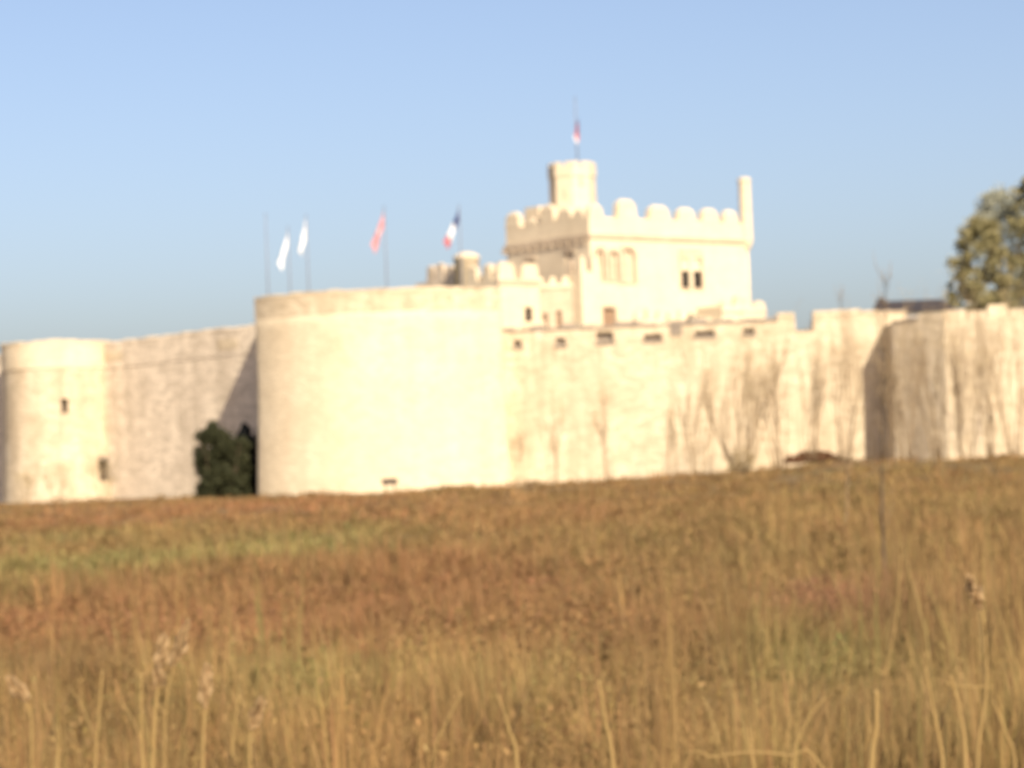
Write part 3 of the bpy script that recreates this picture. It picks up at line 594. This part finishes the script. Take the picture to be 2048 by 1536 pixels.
p_ = at(1625, 930, 184); bush('bramble_mound', 'low rusty bramble mound at the foot of the rampart', p_.x, 184.0, 2.5, 1.2, .75, M['bramble'], 24, 6000, .09, 0)

def bare_shrub(name, label, x, y, h, spread, seed, stems, mat='twig', r=.03, group=None, leaf=0, cat='shrub', depth=2):
    rnd = random.Random(seed); z0 = gz(x, y) - .05; t = thing(name, label, cat, (x, y, z0), group); mb = MB(); tips = []
    for k in range(stems):
        a = rnd.uniform(0, 6.28); limb(mb, (x + math.cos(a) * .12 * stems ** .5, y + math.sin(a) * .12, z0), (math.cos(a) * spread, math.sin(a) * spread * .6, 1), h * rnd.uniform(.45, .62), r, depth, tips, rnd, .32, .4, 3)
    mb.build('branches', M[mat], t)
    if leaf:
        T_ = np.array([tuple(q) for q in tips]); pts = T_[rng.integers(0, len(T_), leaf)] + rng.normal(size=(leaf, 3)) * .22; pts[:, 2] = np.maximum(pts[:, 2], z0 + .05); leaves_mesh('dry_leaves', pts, .07, M['leaf_dry'], t)
    return t
p_ = at(1482, 930, 186); bare_shrub('bare_shrub', 'largest bare fan shaped shrub before the rampart', p_.x, 186, 10.0, .42, 31, 15, 'twig', .06, 'bare shrubs along the rampart', 1500)
bush('dry_bush', 'low dry thicket at the foot of the largest fan shaped shrub', p_.x, 185.5, 1.35, .7, 1.9, M["leaf_dry"], 37, 1100, .09, 0)
spots = [(1040, 3.0, 'sparse'), (1105, 4.6, 'thin'), (1216, 5.2, 'slender'), (1345, 4.0, 'wispy'), (1395, 5.6, 'upright'), (1558, 7.0, 'tall'), (1622, 6.6, 'sprawling'), (1690, 7.2, 'bushy'), (1815, 8.5, 'twiggy'), (1872, 7.5, 'brittle'), (1935, 8.6, 'tangled'), (1985, 7.0, 'forked'), (2028, 9.8, 'very tall')]
for i, (px, h, ad) in enumerate(spots):
    Y = 183 - (i % 3) * 1.5; x = at(px, 930, Y).x; where = ['first', 'second', 'third', 'fourth', 'fifth', 'sixth', 'seventh', 'eighth', 'ninth', 'tenth', 'eleventh', 'twelfth', 'thirteenth'][i]
    bare_shrub('bare_sapling', f'{ad} bare sapling, {where} from the round tower along the rampart', x, Y, h * 1.2, .13, 40 + i, 3 if px < 1380 else 9, 'twig', .042, 'bare saplings along the rampart', 420, 'sapling')
for i, (px, h, lab) in enumerate(((60, 2.6, 'dry twiggy shrub leftmost under the small round tower'), (115, 3.2, 'dry twiggy shrub under the dark window slit'), (205, 3.6, 'dry twiggy shrub under the lower opening of the small round tower'))):
    Y = 205; x = at(px, 1000, Y).x; bare_shrub('dry_shrub', lab, x, Y, h, .35, 60 + i, 6, 'twig', .025, 'dry shrubs under the left tower', 420)
# two young trees standing in the field
def whip(label, px, py, top, Y, r, seed, mat, ntw):
    rnd = random.Random(seed); B = at(px, py, Y); z0 = gz(B.x, Y); H = zat(px, top, Y) - z0; t = thing('field_sapling', label, 'sapling', (B.x, Y, z0)); mb = MB(); tw = MB(); P = []
    for k in range(13): s_ = k / 12; P.append(Vector((B.x + .05 * math.sin(s_ * 5 + seed) * H * .25 - (at(px, py, Y).x - at(px, top, Y).x) * s_ * .25, Y + .03 * math.sin(s_ * 7), z0 + H * .94 * s_)))
    mb.tube(P, [r * (1 - .88 * k / 12) for k in range(13)], 6); mb.build('stem', M[mat], t)
    for k in range(ntw):
        s_ = rnd.uniform(.25, .98); i_ = int(s_ * 12); q = P[i_].lerp(P[min(12, i_ + 1)], s_ * 12 - i_); a = rnd.uniform(0, 6.28); L_ = H * rnd.uniform(.06, .16) * (1.25 - s_ * .7)
        d = Vector((math.cos(a) * .3, math.sin(a) * .3, 1)).normalized(); tw.tube([q, q + d * L_ * .5 + Vector((math.cos(a), math.sin(a), 0)) * L_ * .08, q + d * L_], [r * .25, r * .18, r * .06], 4)
    tw.build('twigs', M['twig'], t)
whip('tall thin dark sapling rising from the field above the rampart', 1782, 1270, 495, 24, .017, 3, 'darktwig', 46)
whip('faint slender sapling in the field left of the tall dark one', 1700, 1120, 545, 42, .014, 5, 'twig', 40)

# information stand at the foot of the tower
p_ = at(780, 985, 188); z0 = gz(p_.x, 188)
st = thing('information_stand', 'small dark board on a post at the foot of the round tower', 'sign', (p_.x, 188, z0))
q = MB((Vector((p_.x, 188, z0)), Vector((1, 0, 0)), Vector((0, 1, 0)))); q.box(-.6, .6, -.12, .12, .62, 1.05, 0, (.02, .06)); q.build('board', M['darkwood'], st)
for s_ in (-.3, .3): q = MB((Vector((p_.x + s_, 188, z0)), Vector((1, 0, 0)), Vector((0, 1, 0)))); q.box(-.06, .06, -.06, .06, -.05, .619); q.build('post', M['wood'], st)

# ------------------------------------------------------------------ field grass
RED, OLI, STR, GRN, DRK, PUR = map(np.array, ((.250, .124, .058), (.192, .142, .055), (.30, .185, .072), (.20, .188, .066), (.115, .078, .036), (.215, .10, .062)))
def blob(x, y, px, py, wpx, hpx):
    v = (zat(px, py, 100) - EYE) / 100; Y0 = 1.35 / max(.004, -v); X0 = at(px, py, Y0).x; rx = wpx / F * Y0; ya = 1.35 / max(.004, -(zat(px, py + hpx, 100) - EYE) / 100); ry = max(1.0, Y0 - ya)
    return np.exp(-(((x - X0) / rx) ** 2 + ((y - Y0) / ry) ** 2))
def colours(x, y):
    n = len(x); n1 = vnoise(x, y * .35, 3.5, 21)[:, None]; n2 = vnoise(x, y * .5, 1.1, 22)[:, None]; n3 = vnoise(x, y * .4, 8, 23)[:, None]
    c = RED * (1 - n1) + OLI * n1; c = c * .6 + .4 * (OLI * (1 - n3) + RED * n3)
    near = np.clip((26 - y) / 12, 0, 1)[:, None]; c = c * (1 - .5 * near) + .5 * near * (STR * n2 + OLI * (1 - n2))
    right = np.clip((x / y - .0) / .1, 0, 1)[:, None] * .45; c = c * (1 - right) + right * OLI
    for px, py, w_, h_, k, col in ((250, 1105, 430, 42, 1.0, GRN), (640, 1062, 180, 26, 1.0, GRN), (120, 1060, 200, 20, .6, GRN), (450, 1230, 420, 55, .9, RED), (60, 1210, 200, 60, .8, RED * 1.15), (560, 1120, 260, 30, .5, RED), (450, 1010, 380, 18, .85, RED * 1.05), (130, 1310, 120, 30, .8, DRK), (400, 1390, 300, 50, .5, OLI), (620, 1350, 200, 50, .6, GRN * 1.1),
                                   (1680, 1205, 160, 60, .85, PUR), (1650, 1330, 140, 40, .9, GRN), (1060, 1370, 120, 50, .4, GRN), (800, 1440, 300, 60, .5, STR), (1250, 1250, 200, 60, .5, RED), (1500, 1060, 400, 70, .4, OLI), (1720, 1480, 90, 40, .8, DRK), (1480, 1460, 60, 60, .7, DRK), (880, 1180, 250, 40, .5, RED)):  # dark blobs at lower right paint shadowed gaps into the grass colour
        b_ = (blob(x, y, px, py, w_, h_) * k)[:, None]; c = c * (1 - b_) + col * b_
    c = c * (.62 + .76 * vnoise(x * 1.0, y * .45, .55, 41)[:, None] * .6 + .4 * vnoise(x, y * .3, 2.4, 42)[:, None])
    return 1.07 * c * rng.uniform(.8, 1.2, (n, 1)) * (1 + rng.normal(0, .05, (n, 3)))
def grass(name, label, n, vmin, vmax, hb, wb, spread=.31, seed=1, kind='stuff', lean=.35, clump=22):
    r = np.random.default_rng(seed); v = r.uniform(vmin, vmax, n); y = 1.35 * F / v; x = (r.uniform(-1, 1, n) * spread) * y
    m_ = max(1, n // clump); ci = r.integers(0, m_, n); off = r.normal(size=(n, 2)); sp = (.035 + .0032 * y[:m_][ci]); y0_ = y[:m_][ci]; x0_ = x[:m_][ci]; x = x0_ + off[:, 0] * sp; y = y0_ + off[:, 1] * sp; th_ = r.uniform(.45, 1.3, m_)[ci]; od = np.arctan2(off[:, 1], off[:, 0]); tc_ = r.uniform(.72, 1.28, m_)[ci]; hue = r.integers(0, 6, m_)[ci]
    keep = ~((y > 181) & (x > -22) & (np.hypot(x - XC, y - YC) < RT + .6)) & (y < 221) & ~((y > 197) & (x > -1)) & ~((y > 187) & (x > 30)); x, y, th_, od, tc_, hue = x[keep], y[keep], th_[keep], od[keep], tc_[keep], hue[keep]; n = len(x)
    z = ground_z(x, y); tall = vnoise(x, y, 2.2, 31); right = np.clip(x / y / .15 + .2, 0, 1)
    h = hb * th_ * r.uniform(.6, 1.2, n) * (.55 + .8 * tall) * (1 + .35 * right); wd = wb * (y / 12) ** .75 * r.uniform(.7, 1.4, n)
    a = od + r.normal(0, .5, n); d = np.stack([np.cos(a), np.sin(a), 0 * a], 1); s = np.stack([np.cos(a + 1.3), np.sin(a + 1.3) * .4, 0 * a], 1)
    base = np.stack([x, y, z - .03], 1); up = np.zeros((n, 3)); up[:, 2] = 1; ln = (r.uniform(0, 1, n) ** 1.5 * lean)[:, None]
    mid = base + up * (h * .55)[:, None] + d * ln * (h * .35)[:, None]; tip = base + up * (h * (1 - .25 * ln[:, 0]))[:, None] + d * ln * (h * 1.0)[:, None]
    w3 = (wd * .5)[:, None]
    vs = np.stack([base - s * w3 * .6, base + s * w3 * .6, mid + s * w3, tip, mid - s * w3], 1).reshape(-1, 3).astype(np.float32)
    me = bpy.data.meshes.new(name); me.vertices.add(n * 5); me.vertices.foreach_set('co', vs.ravel()); me.loops.add(n * 7); me.polygons.add(n * 2)
    k = np.arange(n)[:, None] * 5; li = np.concatenate([k + np.array([0, 1, 2, 4]), k + np.array([4, 2, 3])], 1).ravel()
    me.loops.foreach_set('vertex_index', li.astype(np.int32)); st_ = (np.arange(n)[:, None] * 7 + np.array([0, 4])).ravel(); me.polygons.foreach_set('loop_start', st_.astype(np.int32))
    me.update(calc_edges=True); me.validate()
    c = colours(x, y) * tc_[:, None]; pal = np.stack([RED, OLI, STR, DRK, OLI, RED])[hue]; c = np.clip(c * .72 + .28 * pal * rng.uniform(.7, 1.2, (n, 1)), .01, .9); col = np.ones((n, 5, 4), np.float32); col[:, :, :3] = c[:, None, :]
    at_ = me.color_attributes.new('Col', 'FLOAT_COLOR', 'POINT'); at_.data.foreach_set('color', col.ravel()); me.materials.append(M['grass'])
    o = bpy.data.objects.new(name, me); COL.objects.link(o); return tag(o, label, 'grass', None, kind)
grass('meadow_grass', 'rough red brown and olive meadow grass covering the field', 430000, 30, 660, .36, .012, .30, 5, 'stuff', 1.1)
grass('tall_weeds', 'taller straw coloured weeds scattered through the meadow', 9000, 34, 700, .8, .007, .30, 6, 'stuff', .4)

def weeds(n, seed):
    r = np.random.default_rng(seed); m_ = n // 40; v = r.uniform(34, 640, m_); yc = 1.35 * F / v; xc = r.uniform(-.29, .29, m_) * yc
    xc = np.where(r.random(m_) < .45, np.abs(xc), xc); ci = r.integers(0, m_, n); H = r.uniform(.15, .6, m_)[ci]; sp = .05 + .003 * yc[ci]
    p = np.stack([xc[ci] + r.normal(size=n) * sp, yc[ci] + r.normal(size=n) * sp, 0 * H], 1); k = (p[:, 1] < 186) | (p[:, 0] < -24) & (p[:, 1] < 205); p = p[k]; H = H[k]; ci = ci[k]; n = len(p)
    p[:, 2] = ground_z(p[:, 0], p[:, 1]) + H * r.uniform(.05, 1, n); s_ = (.010 + .0007 * p[:, 1])[:, None] * r.uniform(.6, 1.5, (n, 1))
    a = r.normal(size=(n, 3)) + np.array([0, 0, .8]); a /= np.linalg.norm(a, axis=1)[:, None]; b_ = np.cross(a, r.normal(size=(n, 3))); b_ /= np.linalg.norm(b_, axis=1)[:, None]
    vs = np.stack([p - a * s_, p + b_ * s_ * .45, p + a * s_, p - b_ * s_ * .45], 1).reshape(-1, 3)
    me = bpy.data.meshes.new('meadow_weeds'); me.from_pydata(vs.tolist(), [], np.arange(n * 4).reshape(n, 4).tolist())
    c = np.clip(colours(p[:, 0], p[:, 1]) * r.uniform(.72, 1.1, m_)[ci][:, None], .01, .9); col = np.ones((n, 4, 4), np.float32); col[:, :, :3] = c[:, None, :]
    at_ = me.color_attributes.new('Col', 'FLOAT_COLOR', 'POINT'); at_.data.foreach_set('color', col.ravel()); me.materials.append(M['grass'])
    o = bpy.data.objects.new('meadow_weeds', me); COL.objects.link(o); tag(o, 'low leafy brown weeds mixed into the meadow', 'weeds', None, 'stuff')
weeds(150000, 8)

# ------------------------------------------------------------------ foreground stalks
def stalk(label, pts, Y, r=.006, plume=0, leaves=2, seed=0, cat='stalk', name='reed_stalk', dark=False):
    rnd = random.Random(seed); P = [at(px, py, Y) for px, py in pts]; low = P[-1]; P.append(Vector((low.x + rnd.uniform(-.05, .05), Y, gz(low.x, Y) - .02)))
    if plume == -2: P = [at(px, py, Y) for px, py in pts]
    elif plume < 0: P = [at(px, py, Y) for px, py in pts]; P = [Vector((P[0].x - .05, Y, gz(P[0].x, Y)))] + P + [Vector((P[-1].x + .25, Y, gz(P[-1].x, Y)))]
    P = P[::-1]; Q = []
    for i in range(len(P) - 1):
        p0, p1, p2, p3 = P[max(i - 1, 0)], P[i], P[i + 1], P[min(i + 2, len(P) - 1)]
        for k in range(6):
            t_ = k / 6; Q.append(.5 * ((2 * p1) + (p2 - p0) * t_ + (2 * p0 - 5 * p1 + 4 * p2 - p3) * t_ * t_ + (3 * p1 - p0 - 3 * p2 + p3) * t_ ** 3))
    Q.append(P[-1]); m = len(Q) - 1
    t = thing(name, label, cat, Q[0], 'tall dry stalks in the foreground'); mb = MB(); mb.tube(Q, [r * (1.0 - .5 * k / m) for k in range(m + 1)], 6); mb.build('stem', M['straw'], t)
    for k in range(leaves):
        q = Q[int(m * rnd.uniform(.35, .8))]; a = rnd.choice([-1, 1]) * rnd.uniform(.4, 1); L_ = rnd.uniform(.14, .3); lf_ = MB(); pr = []
        for j in range(6): s_ = j / 5; pr.append(q + Vector((a * L_ * s_ * .4, rnd.uniform(-.01, .01), L_ * (s_ * 1.1 - s_ * s_ * .35))))
        for j in range(5):
            w0, w1 = .009 * (1 - j / 5) + .001, .009 * (1 - (j + 1) / 5) + .001; lf_.face([pr[j] + Vector((0, w0, w0 * .6)), pr[j] - Vector((0, w0, w0 * .6)), pr[j + 1] - Vector((0, w1, w1 * .6)), pr[j + 1] + Vector((0, w1, w1 * .6))])
        lf_.build('leaf', M['straw'], t)
    if plume > 0:
        n = 150; s_ = rng.random(n); ax_ = (Q[-1] - Q[-4]).normalized(); c0 = np.array(Q[-1]); pts_ = c0 + np.outer((s_ - .75) * plume, np.array(ax_)) + rng.normal(size=(n, 3)) * (.009 * np.sin(np.pi * (s_ * .9 + .05)))[:, None]
        leaves_mesh('plume', pts_, .022, M['plume'], t, ax_)
S = [('foreground stalk with broad plume, tallest of the left cluster', [(325, 1300), (312, 1400), (305, 1536)], 9.0, .011, .18),
     ('thin plumed foreground stalk leaning right behind the left cluster', [(368, 1268), (345, 1340), (330, 1450)], 9.6, .006, .16),
     ('straight plain foreground stalk at the left side of the left cluster', [(283, 1345), (283, 1440), (286, 1536)], 8.8, .009, 0),
     ('foreground stalk with small pale plume right of the left cluster', [(414, 1355), (408, 1440), (405, 1536)], 9.0, .009, .12),
     ('pale foreground stalk leaning slightly right of the small plumed one', [(478, 1390), (468, 1460), (464, 1536)], 9.2, .009, 0),
     ('crooked foreground stalk at the right end of the left group', [(518, 1415), (500, 1470), (500, 1536)], 9.0, .008, .08),
     ('single slender foreground stalk left of the left cluster', [(205, 1340), (198, 1430), (190, 1536)], 9.3, .008, 0),
     ('short drooping foreground stalk near the left edge', [(28, 1370), (60, 1420), (64, 1536)], 9.0, .007, .08),
     ('short stub of foreground stalk between left edge and left cluster', [(118, 1450), (120, 1490), (115, 1536)], 9.0, .008, 0),
     ('thin foreground stalk leaning right near the centre bottom', [(925, 1385), (890, 1450), (868, 1536)], 9.4, .007, 0),
     ('straw coloured foreground stalk leaning left at the centre bottom', [(995, 1390), (1018, 1460), (1034, 1536)], 9.0, .009, 0),
     ('lone thick straight foreground stalk right of centre', [(1197, 1360), (1210, 1440), (1226, 1536)], 8.8, .010, 0),
     ('foreground stalk leaning right above the arched stalk', [(1650, 1395), (1610, 1450), (1585, 1536)], 9.5, .008, 0),
     ('thick yellow foreground stalk between the dark gaps at right', [(1752, 1380), (1752, 1460), (1742, 1536)], 8.9, .014, 0),
     ('foreground stalk leaning left beside the thick yellow one', [(1850, 1335), (1868, 1430), (1885, 1536)], 9.0, .009, 0),
     ('stout foreground stalk with bent top, right group', [(1900, 1350), (1918, 1420), (1930, 1536)], 9.0, .011, 0),
     ('tallest foreground stalk at right with kinked tip', [(1945, 1172), (1968, 1250), (1972, 1380), (1955, 1536)], 9.4, .009, .1),
     ('green tinged thin stalk standing behind the right group', [(1802, 1110), (1790, 1250), (1760, 1400), (1745, 1500)], 12.0, .008, 0),
     ('leaning foreground stalk at the lower right corner', [(1985, 1400), (2012, 1470), (2030, 1536)], 9.0, .008, 0)]
for i, (lab, pts, Y, r, pl_) in enumerate(S): stalk(lab, pts, Y, r, pl_, 2 if i % 3 else 1, 200 + i)
stalk('arched dry stalk bowing across the bottom right of centre', [(1372, 1534), (1430, 1514), (1505, 1505), (1580, 1512), (1640, 1530)], 9.0, .006, -1, 0, 240)
stalk('broken dry stalk lying level across the right group', [(1990, 1372), (1940, 1374), (1890, 1366)], 9.1, .005, -2, 0, 241)
